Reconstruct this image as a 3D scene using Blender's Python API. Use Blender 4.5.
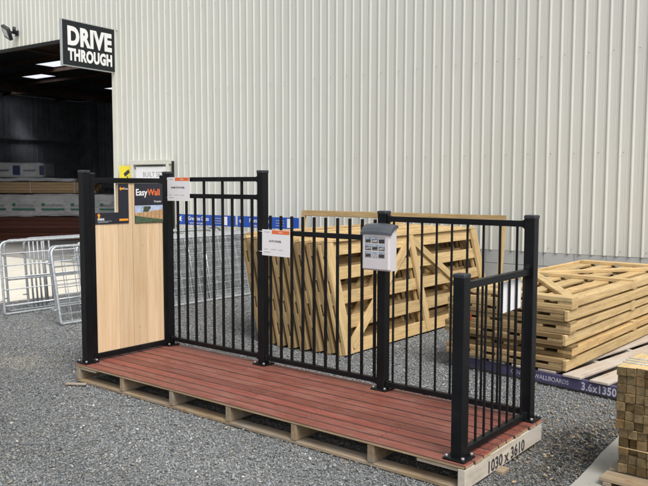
import bpy, bmesh, math, random
import numpy as np
from mathutils import Vector, Matrix
random.seed(7)
rng = np.random.default_rng(11)
scene = bpy.context.scene
col = scene.collection
for o in list(bpy.data.objects):
    bpy.data.objects.remove(o)

# ------------------------------------------------------------------ camera, sky, sun, exposure
cam_d = bpy.data.cameras.new('camera')
cam = bpy.data.objects.new('camera', cam_d)
col.objects.link(cam)
cam.location = (5.4113, -3.4633, 1.6503)
cam.rotation_euler = (1.49185, -0.00174, 0.67392)
cam_d.sensor_width = 36.0
cam_d.lens = 741.2 / 648.0 * 36.0
cam_d.clip_start = 0.05
cam_d.clip_end = 600.0
scene.camera = cam

SUN_EL, SUN_AZ = math.radians(56), math.radians(-28)     # azimuth measured from +x towards +y
sun_vec = Vector((math.cos(SUN_EL) * math.cos(SUN_AZ), math.cos(SUN_EL) * math.sin(SUN_AZ), math.sin(SUN_EL)))
world = bpy.data.worlds.new('World')
scene.world = world
world.use_nodes = True
wn = world.node_tree.nodes
wl = world.node_tree.links
bg = wn['Background']
sky = wn.new('ShaderNodeTexSky')
sky.sky_type = 'NISHITA'
sky.sun_disc = False
sky.sun_elevation = SUN_EL
sky.sun_rotation = math.radians(90) - SUN_AZ
sky.dust_density = 4.0
sky.air_density = 1.0
hs = wn.new('ShaderNodeHueSaturation')
hs.inputs['Saturation'].default_value = 0.22           # overcast: a nearly colourless sky
wl.new(sky.outputs[0], hs.inputs['Color'])
wl.new(hs.outputs[0], bg.inputs['Color'])
bg.inputs['Strength'].default_value = 0.13

sun_d = bpy.data.lights.new('sun', 'SUN')
sun_d.energy = 1.5
sun_d.angle = math.radians(22)
sun_d.color = (1.0, 0.965, 0.9)
sun = bpy.data.objects.new('sun', sun_d)
col.objects.link(sun)
sun.rotation_euler = (-sun_vec).to_track_quat('-Z', 'Y').to_euler()
sun.location = sun_vec * 30

vs = scene.view_settings
vs.view_transform = 'Standard'
vs.look = 'None'
vs.gamma = 1.0
vs.use_curve_mapping = False
vs.exposure = 0.5

# ------------------------------------------------------------------ materials
def new_mat(name):
    m = bpy.data.materials.new(name)
    m.use_nodes = True
    nt = m.node_tree
    b = nt.nodes['Principled BSDF']
    return m, nt, b

def N(nt, kind, **kw):
    n = nt.nodes.new(kind)
    for k, v in kw.items():
        setattr(n, k, v)
    return n

def ramp(nt, fac, stops):
    r = N(nt, 'ShaderNodeValToRGB')
    e = r.color_ramp.elements
    while len(e) > 1:
        e.remove(e[-1])
    e[0].position, e[0].color = stops[0][0], (*stops[0][1], 1)
    for p, c in stops[1:]:
        x = e.new(p)
        x.color = (*c, 1)
    nt.links.new(fac, r.inputs[0])
    return r.outputs[0]

def mix(nt, fac, a, b, mode='MIX'):
    n = N(nt, 'ShaderNodeMix', data_type='RGBA', blend_type=mode)
    for sock, v in ((n.inputs[0], fac), (n.inputs[6], a), (n.inputs[7], b)):
        if isinstance(v, (int, float)):
            sock.default_value = v
        elif isinstance(v, tuple):
            sock.default_value = (*v, 1)
        else:
            nt.links.new(v, sock)
    return n.outputs[2]

def coords(nt, scale=(1, 1, 1), rnd=True, kind='Object'):
    tc = N(nt, 'ShaderNodeTexCoord')
    mp = N(nt, 'ShaderNodeMapping')
    mp.inputs['Scale'].default_value = scale
    nt.links.new(tc.outputs[kind], mp.inputs['Vector'])
    if rnd:
        oi = N(nt, 'ShaderNodeObjectInfo')
        mu = N(nt, 'ShaderNodeMath', operation='MULTIPLY')
        mu.inputs[1].default_value = 93.7
        nt.links.new(oi.outputs['Random'], mu.inputs[0])
        nt.links.new(mu.outputs[0], mp.inputs['Location'])
    return mp.outputs[0]

def noise(nt, vec, scale, detail=4, rough=.55):
    n = N(nt, 'ShaderNodeTexNoise')
    n.inputs['Scale'].default_value = scale
    n.inputs['Detail'].default_value = detail
    n.inputs['Roughness'].default_value = rough
    nt.links.new(vec, n.inputs['Vector'])
    return n.outputs['Fac']

def bump(nt, b, h, strength=.3, dist=.003):
    n = N(nt, 'ShaderNodeBump')
    n.inputs['Strength'].default_value = strength
    n.inputs['Distance'].default_value = dist
    nt.links.new(h, n.inputs['Height'])
    nt.links.new(n.outputs[0], b.inputs['Normal'])

def plain(name, c, rough=.5, metal=0., var=.12, nscale=9., bmp=0.):
    m, nt, b = new_mat(name)
    v = coords(nt)
    f = noise(nt, v, nscale, 5)
    lo = tuple(x * (1 - var) for x in c)
    hi = tuple(min(1, x * (1 + var)) for x in c)
    nt.links.new(ramp(nt, f, [(.3, lo), (.7, hi)]), b.inputs['Base Color'])
    b.inputs['Roughness'].default_value = rough
    b.inputs['Metallic'].default_value = metal
    if bmp:
        bump(nt, b, noise(nt, v, nscale * 12, 3), bmp, .002)
    return m

def wood(name, dark, light, knots=(.25, .13, .05), vary=.35, rough=.75, dirt=0., grey=None, grain=1.0, knot_size=1.0):
    """boards lie along their local X"""
    m, nt, b = new_mat(name)
    v = coords(nt, (1.2, 22, 22))
    g = noise(nt, v, 2.2 * grain, 6, .62)
    c = ramp(nt, g, [(.28, dark), (.5, tuple((a + d) / 2 for a, d in zip(dark, light))), (.72, light)])
    v2 = coords(nt, (3.0, 9, 9))
    vo = N(nt, 'ShaderNodeTexVoronoi')
    vo.inputs['Scale'].default_value = 1.0
    nt.links.new(v2, vo.inputs['Vector'])
    kf = ramp(nt, vo.outputs['Distance'], [(.03 * knot_size, (1, 1, 1)), (.10 * knot_size, (0, 0, 0))])
    c = mix(nt, kf, c, knots)
    oi = N(nt, 'ShaderNodeObjectInfo')
    rr = ramp(nt, oi.outputs['Random'], [(0, (1 - vary * 1.0, 1 - vary * 1.1, 1 - vary * 1.25)), (.3, (1, 1, 1)), (.55, (1 - vary * .50, 1 - vary * .52, 1 - vary * .62)), (.75, (1, 1 - vary * .05, 1 - vary * .1)), (1, (1 - vary * .25, 1 - vary * .45, 1 - vary * .7))])
    c = mix(nt, 1.0, c, rr, 'MULTIPLY')
    v3 = coords(nt, (1.5, 3, 3))
    if grey:
        c = mix(nt, ramp(nt, noise(nt, v3, 1.6, 5), [(.42, (0, 0, 0)), (.68, (.8, .8, .8))]), c, grey)
    if dirt:
        d = noise(nt, v3, 3.1, 6, .65)
        c = mix(nt, ramp(nt, d, [(.5, (0, 0, 0)), (.75, (dirt, dirt, dirt))]), c, (.05, .045, .04))
    nt.links.new(c, b.inputs['Base Color'])
    b.inputs['Roughness'].default_value = rough
    b.inputs['Specular IOR Level'].default_value = .25
    bump(nt, b, g, .35, .002)
    return m

M = {}
m, nt, b = new_mat('black_powder_coat')
v = coords(nt, (1, 1, 1))
f = noise(nt, v, 5, 6, .65)
nt.links.new(ramp(nt, f, [(.35, (.0035, .0042, .0055)), (.6, (.0055, .0062, .0078)), (.85, (.018, .018, .018))]), b.inputs['Base Color'])
nt.links.new(ramp(nt, f, [(.3, (.34, .34, .34)), (.8, (.55, .55, .55))]), b.inputs['Roughness'])
b.inputs['Specular IOR Level'].default_value = .27
bump(nt, b, noise(nt, v, 160, 3), .08, .0008)
M['black'] = m
M['black_cap'] = plain('black_plastic', (.024, .027, .034), .5, 0, .15, 6)
M['bolt'] = plain('zinc_bolt', (.30, .30, .31), .45, .7)
M['galv'] = plain('galvanised_steel', (.50, .525, .55), .42, .5, .22, 30, .05)
M['galv_dull'] = plain('dull_galvanised_steel', (.34, .36, .38), .5, .5, .25, 25, .05)
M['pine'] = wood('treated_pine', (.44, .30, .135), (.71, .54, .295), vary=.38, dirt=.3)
M['pine_dark'] = wood('darker_pine', (.25, .17, .08), (.47, .34, .18), vary=.5, dirt=.4)  # darker brown pine for the gate end stiles
M['pine_pale'] = wood('dressed_pale_pine', (.66, .465, .27), (.80, .63, .43), knots=(.36, .2, .09), vary=.16, rough=.55, grain=.7, knot_size=.6)
M['pallet'] = wood('pallet_timber', (.22, .155, .095), (.44, .34, .22), vary=.3, dirt=.4, grey=(.30, .275, .24))
M['pallet_pale'] = wood('pale_pallet_timber', (.45, .37, .27), (.66, .57, .45), vary=.2, dirt=.35, grey=(.5, .46, .4))
M['grey_board'] = wood('greyed_boards', (.36, .29, .23), (.58, .50, .42), vary=.25, dirt=.3, grey=(.5, .46, .42))
M['peg'] = wood('treated_pegs', (.12, .09, .046), (.27, .20, .105), vary=.65, dirt=.6)
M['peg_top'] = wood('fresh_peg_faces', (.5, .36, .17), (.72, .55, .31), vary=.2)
M['deckwood'] = wood('bare_deck_edge', (.30, .20, .115), (.52, .39, .24), vary=.2, dirt=.3)
M['redstack'] = wood('red_brown_boards', (.10, .037, .028), (.19, .075, .055), vary=.35)
M['packwood'] = wood('pack_timber', (.36, .24, .13), (.55, .40, .25), vary=.25)
M['white'] = plain('white_card', (.80, .80, .82), .5, 0, .02)
M['white_paint'] = plain('white_lettering', (.82, .82, .82), .5, 0, .02)
M['orange'] = plain('orange_print', (.80, .17, .045), .5, 0, .04)
M['amber'] = plain('amber_print', (.85, .33, .03), .5, 0, .04)
M['ink'] = plain('dark_ink', (.03, .03, .035), .6, 0, .05)
M['greyink'] = plain('grey_ink', (.32, .32, .34), .6, 0, .05)
M['poster'] = plain('poster_charcoal', (.022, .024, .034), .35, 0, .08)
M['signblack'] = plain('sign_navy_black', (.006, .009, .012), .5, 0, .1)
M['alu'] = plain('aluminium_edge', (.55, .57, .58), .4, .6, .08)
M['yellow'] = plain('yellow_sign', (.85, .70, .05), .5, 0, .03)
M['blue'] = plain('blue_sign', (.012, .075, .42), .4, 0, .08)
M['purple'] = None
M['trim'] = plain('cream_trim', (.62, .625, .55), .45, 0, .05, 4)
M['doorpaint'] = plain('door_paint', (.60, .61, .55), .45, 0, .04, 4)
M['matt_black'] = plain('flat_black', (.01, .01, .011), .8)
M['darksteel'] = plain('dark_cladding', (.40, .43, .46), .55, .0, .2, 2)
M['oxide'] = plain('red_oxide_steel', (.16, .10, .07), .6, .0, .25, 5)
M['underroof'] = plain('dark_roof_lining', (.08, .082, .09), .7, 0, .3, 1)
M['navyprint'] = plain('navy_print', (.02, .03, .09), .5)
M['greenprint'] = plain('green_print', (.02, .16, .12), .5)
M['lens'] = plain('floodlight_glass', (.40, .42, .40), .25, 0, .1)
M['boxwhite'] = plain('brochure_box_shell', (.63, .60, .62), .35, 0, .04)
M['boxlid'] = plain('brochure_box_lid', (.07, .078, .092), .35, 0, .1)
M['redpaint'] = plain('red_paint', (.42, .05, .035), .5)
M['strap'] = plain('plastic_strap', (.62, .72, .82), .4)

# cladding: cream steel with faint streaks
m, nt, b = new_mat('cream_cladding')
tcv = coords(nt, (1, 1, .06), rnd=False)
f1 = noise(nt, tcv, 5.0, 6, .6)
tc2 = coords(nt, (.5, .5, .5), rnd=False)
f2 = noise(nt, tc2, 1.2, 4)
c = ramp(nt, f1, [(.3, (.605, .608, .560)), (.7, (.655, .657, .608))])
c = mix(nt, ramp(nt, f2, [(.4, (0, 0, 0)), (.75, (.45, .45, .45))]), c, (.585, .58, .515))
tcs = N(nt, 'ShaderNodeTexCoord')
sx = N(nt, 'ShaderNodeSeparateXYZ')
nt.links.new(tcs.outputs['Object'], sx.inputs[0])
dv = N(nt, 'ShaderNodeMath', operation='DIVIDE'); dv.inputs[1].default_value = .75
nt.links.new(sx.outputs[0], dv.inputs[0])
flr = N(nt, 'ShaderNodeMath', operation='FLOOR')
nt.links.new(dv.outputs[0], flr.inputs[0])
wno = N(nt, 'ShaderNodeTexWhiteNoise', noise_dimensions='1D')
nt.links.new(flr.outputs[0], wno.inputs['W'])
c = mix(nt, 1.0, c, ramp(nt, wno.outputs['Value'], [(0, (.955, .96, .965)), (1, (1, 1, 1))]), 'MULTIPLY')
stv = coords(nt, (1, 1, .035), rnd=False)
stf = noise(nt, stv, 16.0, 5, .7)
c = mix(nt, ramp(nt, stf, [(.60, (0, 0, 0)), (.78, (.30, .30, .30))]), c, (.40, .385, .33))
nt.links.new(c, b.inputs['Base Color'])
b.inputs['Roughness'].default_value = .42
b.inputs['Specular IOR Level'].default_value = .4
M['clad'] = m

# painted block
m, nt, b = new_mat('painted_block')
v = coords(nt, (1, 1, 1))
f = noise(nt, v, 3, 5)
c = ramp(nt, f, [(.3, (.40, .415, .41)), (.7, (.47, .48, .47))])
nt.links.new(c, b.inputs['Base Color'])
b.inputs['Roughness'].default_value = .8
bump(nt, b, noise(nt, v, 90, 3), .4, .004)
M['block'] = m
M['mortar'] = plain('block_mortar', (.36, .37, .365), .9, 0, .1, 20, .2)

# red stained deck (world-scale scuffs on top)
m, nt, b = new_mat('red_deck_stain')
v = coords(nt, (1.0, 16, 16))
g = noise(nt, v, 3, 6, .62)
c = ramp(nt, g, [(.28, (.152, .046, .033)), (.5, (.232, .074, .053)), (.75, (.305, .116, .084))])
v2 = coords(nt, (2.2, 5, 5))
s = noise(nt, v2, 2.2, 6, .65)
c = mix(nt, ramp(nt, s, [(.48, (0, 0, 0)), (.74, (.75, .75, .75))]), c, (.27, .135, .108))
s2 = noise(nt, v2, 5.0, 5, .7)
c = mix(nt, ramp(nt, s2, [(.56, (0, 0, 0)), (.72, (.65, .65, .65))]), c, (.085, .032, .024))
oi = N(nt, 'ShaderNodeObjectInfo')
c = mix(nt, 1.0, c, ramp(nt, oi.outputs['Random'], [(0, (.72, .70, .70)), (.35, (1, 1, 1)), (.7, (.86, .90, .92)), (1, (1.0, .86, .84))]), 'MULTIPLY')
nt.links.new(c, b.inputs['Base Color'])
nt.links.new(ramp(nt, s, [(.35, (.42, .42, .42)), (.7, (.7, .7, .7))]), b.inputs['Roughness'])
b.inputs['Specular IOR Level'].default_value = .35
bump(nt, b, g, .3, .002)
M['deckred'] = m

# end beam, paler than the other bearers, with grey mottling
M['beam_end'] = wood('pale_pallet_beam', (.42, .36, .28), (.62, .56, .47), vary=.05, dirt=.35, grey=(.55, .51, .46))

# purple painted edge, worn
m, nt, b = new_mat('purple_painted_edge')
v = coords(nt, (2, 6, 6))
f = noise(nt, v, 4, 6, .65)
c = ramp(nt, f, [(.3, (.050, .045, .10)), (.6, (.078, .070, .15)), (.8, (.14, .125, .20))])
nt.links.new(c, b.inputs['Base Color'])
b.inputs['Roughness'].default_value = .7
M['purple'] = m
M['seam_brown'] = plain('dark_seam_brown', (.060, .028, .022), .9, 0, .3, 12)  # dark brown on the board sides, so the deck seams read dark
M['purpleink'] = plain('faded_white_stencil', (.52, .50, .58), .7, 0, .2, 40)
M['stencil'] = plain('faded_black_stencil', (.045, .04, .045), .8, 0, .4, 40)

# plastic timber wrap
m, nt, b = new_mat('white_timber_wrap')
v = coords(nt, (1, 1, 1))
f = noise(nt, v, 2.2, 6, .6)
c = ramp(nt, f, [(.3, (.50, .50, .51)), (.7, (.68, .68, .68))])
nt.links.new(c, b.inputs['Base Color'])
b.inputs['Roughness'].default_value = .4
bump(nt, b, noise(nt, coords(nt, (1, 3, 3)), 3.0, 5, .6), 1.0, .11)
M['wrap'] = m
M['greywrap'] = plain('grey_timber_wrap', (.40, .41, .44), .45, 0, .2, 3, .3)

# gravel bed under the loose stones
def gravel_bed():
    m, nt, b = new_mat('gravel_bed')
    v = coords(nt, (1, 1, 1), rnd=False)
    vo = N(nt, 'ShaderNodeTexVoronoi')
    vo.inputs['Scale'].default_value = 70
    nt.links.new(v, vo.inputs['Vector'])
    sep = N(nt, 'ShaderNodeSeparateColor')
    nt.links.new(vo.outputs['Color'], sep.inputs[0])
    c = ramp(nt, sep.outputs[0], [(0, (.10, .105, .107)), (.5, (.215, .222, .222)), (.85, (.32, .325, .32)), (1, (.5, .49, .46))])
    edge = ramp(nt, vo.outputs['Distance'], [(.35, (1, 1, 1)), (.75, (.5, .5, .5))])
    c = mix(nt, 1.0, c, edge, 'MULTIPLY')
    big = noise(nt, v, .55, 4)
    c = mix(nt, 1.0, c, ramp(nt, big, [(.3, (.82, .82, .82)), (.7, (1.1, 1.1, 1.1))]), 'MULTIPLY')
    nt.links.new(c, b.inputs['Base Color'])
    b.inputs['Roughness'].default_value = .85
    bump(nt, b, vo.outputs['Distance'], .9, -.012)
    return m
M['gravel_bed'] = gravel_bed()
m, nt, b = new_mat('gravel_stone')
at = N(nt, 'ShaderNodeAttribute', attribute_name='stone_col')
nt.links.new(at.outputs['Color'], b.inputs['Base Color'])
b.inputs['Roughness'].default_value = .8
b.inputs['Specular IOR Level'].default_value = .3
M['stone'] = m

def concrete(name, c0, c1, stain=.25):
    m, nt, b = new_mat(name)
    v = coords(nt, (1, 1, 1), rnd=False)
    f = noise(nt, v, 1.3, 7, .65)
    c = ramp(nt, f, [(.3, c0), (.7, c1)])
    s = noise(nt, v, 4.5, 6, .7)
    c = mix(nt, ramp(nt, s, [(.55, (0, 0, 0)), (.75, (stain,) * 3)]), c, (.11, .105, .10))
    nt.links.new(c, b.inputs['Base Color'])
    b.inputs['Roughness'].default_value = .75
    bump(nt, b, noise(nt, v, 60, 4), .25, .003)
    return m
M['concrete'] = concrete('pad_concrete', (.22, .21, .185), (.35, .34, .305), .45)
M['apron'] = concrete('apron_concrete', (.60, .57, .49), (.70, .67, .59), .12)
M['floor'] = concrete('shed_floor_concrete', (.27, .26, .245), (.36, .35, .33), .3)

# translucent skylight sheet
m, nt, b = new_mat('skylight_sheet')
nt.nodes.remove(b)
out = nt.nodes['Material Output']
tr = N(nt, 'ShaderNodeBsdfTransparent')
tr.inputs[0].default_value = (.93, .94, 1, 1)
tl = N(nt, 'ShaderNodeBsdfTranslucent')
tl.inputs[0].default_value = (.8, .8, .84, 1)
mx = N(nt, 'ShaderNodeMixShader')
mx.inputs[0].default_value = .35
nt.links.new(tr.outputs[0], mx.inputs[1])
nt.links.new(tl.outputs[0], mx.inputs[2])
nt.links.new(mx.outputs[0], out.inputs[0])
M['skylight'] = m

# ------------------------------------------------------------------ building helpers
def mesh(name, verts, faces, mats, fmat=None, smooth=False):
    me = bpy.data.meshes.new(name)
    me.from_pydata([tuple(v) for v in verts], [], faces)
    for mm in (mats if isinstance(mats, (list, tuple)) else [mats]):
        me.materials.append(M[mm] if isinstance(mm, str) else mm)
    if fmat is not None:
        me.polygons.foreach_set('material_index', fmat)
    if smooth:
        me.polygons.foreach_set('use_smooth', [True] * len(me.polygons))
    me.update()
    return me

def link(name, me, parent=None, mat=None):
    o = bpy.data.objects.new(name, me)
    col.objects.link(o)
    if parent is not None:
        o.parent = parent
    if mat is not None:
        o.matrix_basis = mat
    return o

def thing(name, label, cat, loc=(0, 0, 0), mat=None, group=None):
    o = bpy.data.objects.new(name, None)
    o.empty_display_size = .1
    col.objects.link(o)
    o.matrix_basis = mat if mat is not None else Matrix.Translation(loc)
    tag(o, label, cat, group)
    return o

def tag(o, label=None, cat=None, group=None, kind=None):
    if label: o['label'] = label
    if cat: o['category'] = cat
    if group: o['group'] = group
    if kind: o['kind'] = kind
    return o

def frame(origin, x, y):
    """matrix with local X along x, Y along y, Z = x cross y"""
    x = Vector(x).normalized(); y = Vector(y).normalized(); z = x.cross(y).normalized(); y = z.cross(x)
    return Matrix(((x.x, y.x, z.x, origin[0]), (x.y, y.y, z.y, origin[1]), (x.z, y.z, z.z, origin[2]), (0, 0, 0, 1)))

T = Matrix.Translation
def RX(a): return Matrix.Rotation(a, 4, 'X')
def RY(a): return Matrix.Rotation(a, 4, 'Y')
def RZ(a): return Matrix.Rotation(a, 4, 'Z')

BOX = {}
def box_mesh(L, W, H, mat, bev=.003, topmat=None, sidemat=None, bare_front=False):
    """box centred at the origin, slightly rounded edges; topmat colours upward faces"""
    key = (round(L, 4), round(W, 4), round(H, 4), mat, bev, topmat, sidemat, bare_front)
    if key in BOX:
        return BOX[key]
    bm = bmesh.new()
    bmesh.ops.create_cube(bm, size=1)
    bmesh.ops.scale(bm, vec=(L, W, H), verts=bm.verts)
    if bev:
        bmesh.ops.bevel(bm, geom=list(bm.edges), offset=min(bev, .3 * min(L, W, H)), segments=1, affect='EDGES')
    me = bpy.data.meshes.new('box')
    if topmat:
        bm.normal_update()
        for f in bm.faces:
            if f.normal.z > .5:
                f.material_index = 1
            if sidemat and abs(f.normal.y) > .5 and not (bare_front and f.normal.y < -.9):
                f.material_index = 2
    bm.to_mesh(me)
    bm.free()
    me.materials.append(M[mat])
    if topmat:
        me.materials.append(M[topmat])
    if sidemat:
        me.materials.append(M[sidemat])
    BOX[key] = me
    return me

def board(name, size, mat, parent, at=(0, 0, 0), rot=None, bev=.003, topmat=None):
    """size (along X, Y, Z); the grain follows local X. at = centre"""
    mt = T(Vector(at))
    if rot is not None:
        mt = mt @ rot
    return link(name, box_mesh(*size, mat, bev, topmat), parent, mt)

def tube_mesh(paths, r, mat, seg=8, caps=True, name='tube'):
    """several polylines swept with a round section, one mesh"""
    V, F = [], []
    for path in paths:
        path = [Vector(p) for p in path]
        n = len(path)
        base = len(V)
        prev = None
        for i, p in enumerate(path):
            d = (path[min(i + 1, n - 1)] - path[max(i - 1, 0)]).normalized()
            if prev is None:
                a = Vector((0, 0, 1)) if abs(d.z) < .9 else Vector((1, 0, 0))
                u = d.cross(a).normalized()
            else:
                u = (prev - d * prev.dot(d)).normalized()
            prev = u
            w = d.cross(u)
            for k in range(seg):
                t = 2 * math.pi * k / seg
                V.append(p + (u * math.cos(t) + w * math.sin(t)) * r)
        for i in range(n - 1):
            for k in range(seg):
                k2 = (k + 1) % seg
                F.append((base + i * seg + k, base + i * seg + k2, base + (i + 1) * seg + k2, base + (i + 1) * seg + k))
        if caps:
            F.append(tuple(base + k for k in range(seg))[::-1])
            F.append(tuple(base + (n - 1) * seg + k for k in range(seg)))
    return mesh(name, V, F, mat, smooth=True)

def rect_path(x0, x1, z0, z1, r, n=5, y=0):
    """closed rounded rectangle in XZ"""
    P = []
    rb = min(r, .022)
    for cx, cz, a0, r in ((x1 - rb, z0 + rb, -90, rb), (x1 - r, z1 - r, 0, r), (x0 + r, z1 - r, 90, r), (x0 + rb, z0 + rb, 180, rb)):
        for k in range(n + 1):
            a = math.radians(a0 + 90 * k / n)
            P.append((cx + r * math.cos(a), y, cz + r * math.sin(a)))
    P.append(P[0])
    return P

def prism_mesh(poly, d, mat, bev=0.0):
    """polygon in XY extruded to z = d"""
    bm = bmesh.new()
    vs_ = [bm.verts.new((x, y, 0)) for x, y in poly]
    f = bm.faces.new(vs_)
    r = bmesh.ops.extrude_face_region(bm, geom=[f])
    bmesh.ops.translate(bm, vec=(0, 0, d), verts=[g for g in r['geom'] if isinstance(g, bmesh.types.BMVert)])
    bmesh.ops.recalc_face_normals(bm, faces=bm.faces)
    if bev:
        bmesh.ops.bevel(bm, geom=list(bm.edges), offset=bev, segments=1, affect='EDGES')
    me = bpy.data.meshes.new('prism')
    bm.to_mesh(me)
    bm.free()
    me.materials.append(M[mat])
    return me

def text_mesh(body, size, mat, bold=0., xs=1., align='CENTER', depth=.0008, space=1.0):
    c = bpy.data.curves.new('txt', 'FONT')
    c.body = body
    c.size = size
    c.offset = bold
    c.extrude = depth
    c.align_x = align
    c.align_y = 'CENTER'
    c.space_character = space
    c.resolution_u = 4
    o = bpy.data.objects.new('txt', c)
    col.objects.link(o)
    dg = bpy.context.evaluated_depsgraph_get()
    dg.update()
    me = bpy.data.meshes.new_from_object(o.evaluated_get(dg))
    bpy.data.objects.remove(o)
    bpy.data.curves.remove(c)
    me.transform(Matrix.Diagonal((xs, 1, 1, 1)))
    me.materials.clear()
    me.materials.append(M[mat])
    return me

def fit_text(body, w, h, mat, bold=.03, space=1.08, depth=.002):
    """lettering stretched to an exact width and height, centred"""
    me = text_mesh(body, 1.0, mat, bold=bold, space=space, depth=.001)
    co = np.array([v.co[:] for v in me.vertices])
    lo, hi = co.min(0), co.max(0)
    me.transform(Matrix.Diagonal((w / (hi[0] - lo[0]), h / (hi[1] - lo[1]), depth / .001, 1)) @ T((-(lo[0] + hi[0]) / 2, -(lo[1] + hi[1]) / 2, 0)))
    return me

def lettering(body, size, mat, parent, mt, **kw):
    return link('lettering', text_mesh(body, size, mat, **kw), parent, mt)

def flat(name, poly, mat, parent, mt, d=.0012):
    return link(name, prism_mesh(poly, d, mat), parent, mt)

def rectp(x0, y0, x1, y1):
    return [(x0, y0), (x1, y0), (x1, y1), (x0, y1)]

# wall coordinates: s runs along the shed wall to the right, t out of the wall to the yard
TH = math.atan(.0706)
WD = Vector((math.cos(TH), math.sin(TH), 0))
WN = Vector((math.sin(TH), -math.cos(TH), 0))
W0 = Vector((0, 5.83, 0))
def W(s, t, z): return W0 + WD * s + WN * t + Vector((0, 0, z))
def WF(s, t, z): return frame(W(s, t, z), WD, (0, 0, 1))       # local X right, Y up, Z out of the wall
WALL = frame(W0, WD, -WN)                                       # local X = s, Y = into the shed, Z up

# ------------------------------------------------------------------ setting: ground, apron, floor, pad
g = link('gravel_ground', mesh('ground', [(-220, -220, 0), (220, -220, 0), (220, 220, 0), (-220, 220, 0)], [(0, 1, 2, 3)], 'gravel_bed'))
tag(g, kind='structure')

def slab(name, poly, z, mat):
    V = [(x, y, -.05) for x, y in poly] + [(x, y, z) for x, y in poly]
    n = len(poly)
    F = [tuple(range(n, 2 * n))] + [(i, (i + 1) % n, n + (i + 1) % n, n + i) for i in range(n)]
    o = link(name, mesh(name, V, F, mat))
    return tag(o, kind='structure')

a0 = W(-6.2, .0, 0); a1 = W(-13.6, .0, 0)
slab('concrete_apron', [(-4.43, 1.2), (-4.46, 3.0), (a0.x, a0.y), (a1.x, a1.y), (-14.5, -3.5), (-4.43, -3.5)], .012, 'apron')
fl = [W(10, -.02, 0), W(10, -16, 0), W(-29, -16, 0), W(-29, -.02, 0)]
slab('shed_floor', [(p.x, p.y) for p in fl], .018, 'floor')
pad_edge = [(3.985 + .004 * math.sin(i * 2.3) + .003 * math.sin(i * 5.1) + .045 * (1.0 - y), y) for i, y in enumerate(np.linspace(1.55, -4.5, 26))]
slab('concrete_pad', pad_edge + [(8.5, -4.5), (8.5, 1.55)], .013, 'concrete')

# ------------------------------------------------------------------ the shed
shed = thing('steel_shed', 'large cream corrugated steel shed with block base and dark drive through opening', 'building', mat=WALL)

def cladding(name, s0, s1, z0, z1, parent, y0=0., pitch=.15, depth=.018, mat='clad', sign=-1):
    k_ = pitch / .15
    prof = [(a * k_, d) for a, d in [(0, 0), (.052, 0), (.055, .0012), (.061, .0012), (.064, 0), (.108, 0), (.116, depth), (.127, depth), (.143, 0)]]
    n = int(round((s1 - s0) / pitch))
    V, F = [], []
    pts = []
    for i in range(n):
        for a, d in prof:
            pts.append((s0 + i * pitch + a, y0 + sign * d))
    pts.append((s0 + n * pitch, y0))
    for x, y in pts:
        V.append((x, y, z0)); V.append((x, y, z1))
    for i in range(len(pts) - 1):
        F.append((2 * i, 2 * i + 2, 2 * i + 3, 2 * i + 1))
    return link(name, mesh(name, V, F, mat), parent)

OS0, OS1, OZ = -12.85, -6.85, 4.53
CB = .762
cladding('cladding', OS1 + .1, 10.0, CB, 7.4, shed)
cladding('cladding', OS0 + .0, OS1 + .1, OZ + .05, 7.4, shed)
cladding('cladding', -28.75, OS0 - .05, CB, 7.4, shed)
# opening trims
board('jamb_flashing', (.115, .07, OZ + .06), 'trim', shed, (OS1 + .045, .0, (OZ + .06) / 2))
board('jamb_flashing', (.115, .07, OZ + .06), 'trim', shed, (OS0 - .055, .0, (OZ + .06) / 2))
board('head_flashing', (OS1 - OS0 - .03, .06, .07), 'matt_black', shed, ((OS0 + OS1) / 2, .012, OZ + .03))
# block base: mortar core with real blocks proud of it
board('block_core', (10 - OS1 - .12, .16, CB - .01), 'mortar', shed, ((10 + OS1 + .1) / 2, .096, (CB - .012) / 2), bev=0)
board('block_core', (OS0 - .12 + 28.8, .16, CB - .01), 'mortar', shed, ((OS0 - .12 - 28.8) / 2, .096, (CB - .012) / 2), bev=0)
bh = .1945
for r in range(4):
    z = CB + .012 - bh / 2 - r * .2
    for i in range(26):
        s = -4.6 + i * .4 + (.2 if r % 2 else 0)
        board('block', (.3955, .03, bh), 'block', shed, (s, .018 + .0012 * math.sin(i * 7 + r * 3), z), bev=.004)
# roof, end and back walls
RZ_ = 6.0
sky_rects = [(-19.7, -18.0, 7.0, 7.9), (-23.0, -21.5, 8.6, 9.4), (-27.7, -26.6, 11.2, 11.9), (-23.2, -22.3, 12.9, 13.6),
             (-9.5, -6.5, 2.0, 3.0), (-9.5, -6.5, 8.5, 9.4001), (-3.0, 0.0, 4.5, 5.5), (3.0, 6.0, 4.5001, 5.5001)]  # this row: unseen skylights, added to brighten the shed interior
xs_ = sorted({-28.9, 10.1, *[r[0] for r in sky_rects], *[r[1] for r in sky_rects]})
ys_ = sorted({.03, 16.1, *[r[2] for r in sky_rects], *[r[3] for r in sky_rects]})
V, F = [], []
for i in range(len(xs_) - 1):
    for j in range(len(ys_) - 1):
        cx, cy = (xs_[i] + xs_[i + 1]) / 2, (ys_[j] + ys_[j + 1]) / 2
        if any(a < cx < b2 and c < cy < d for a, b2, c, d in sky_rects):
            continue
        for z in (RZ_, RZ_ + .05):
            k = len(V)
            V += [(xs_[i], ys_[j], z), (xs_[i + 1], ys_[j], z), (xs_[i + 1], ys_[j + 1], z), (xs_[i], ys_[j + 1], z)]
            F.append((k, k + 1, k + 2, k + 3))
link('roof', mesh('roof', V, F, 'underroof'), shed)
for a, b2, c, d in sky_rects:  # panes for the visible skylights and the added unseen ones
    board('skylight', (b2 - a - .01, d - c - .01, .006), 'skylight', shed, ((a + b2) / 2, (c + d) / 2, RZ_ + .03), bev=0)
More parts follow.
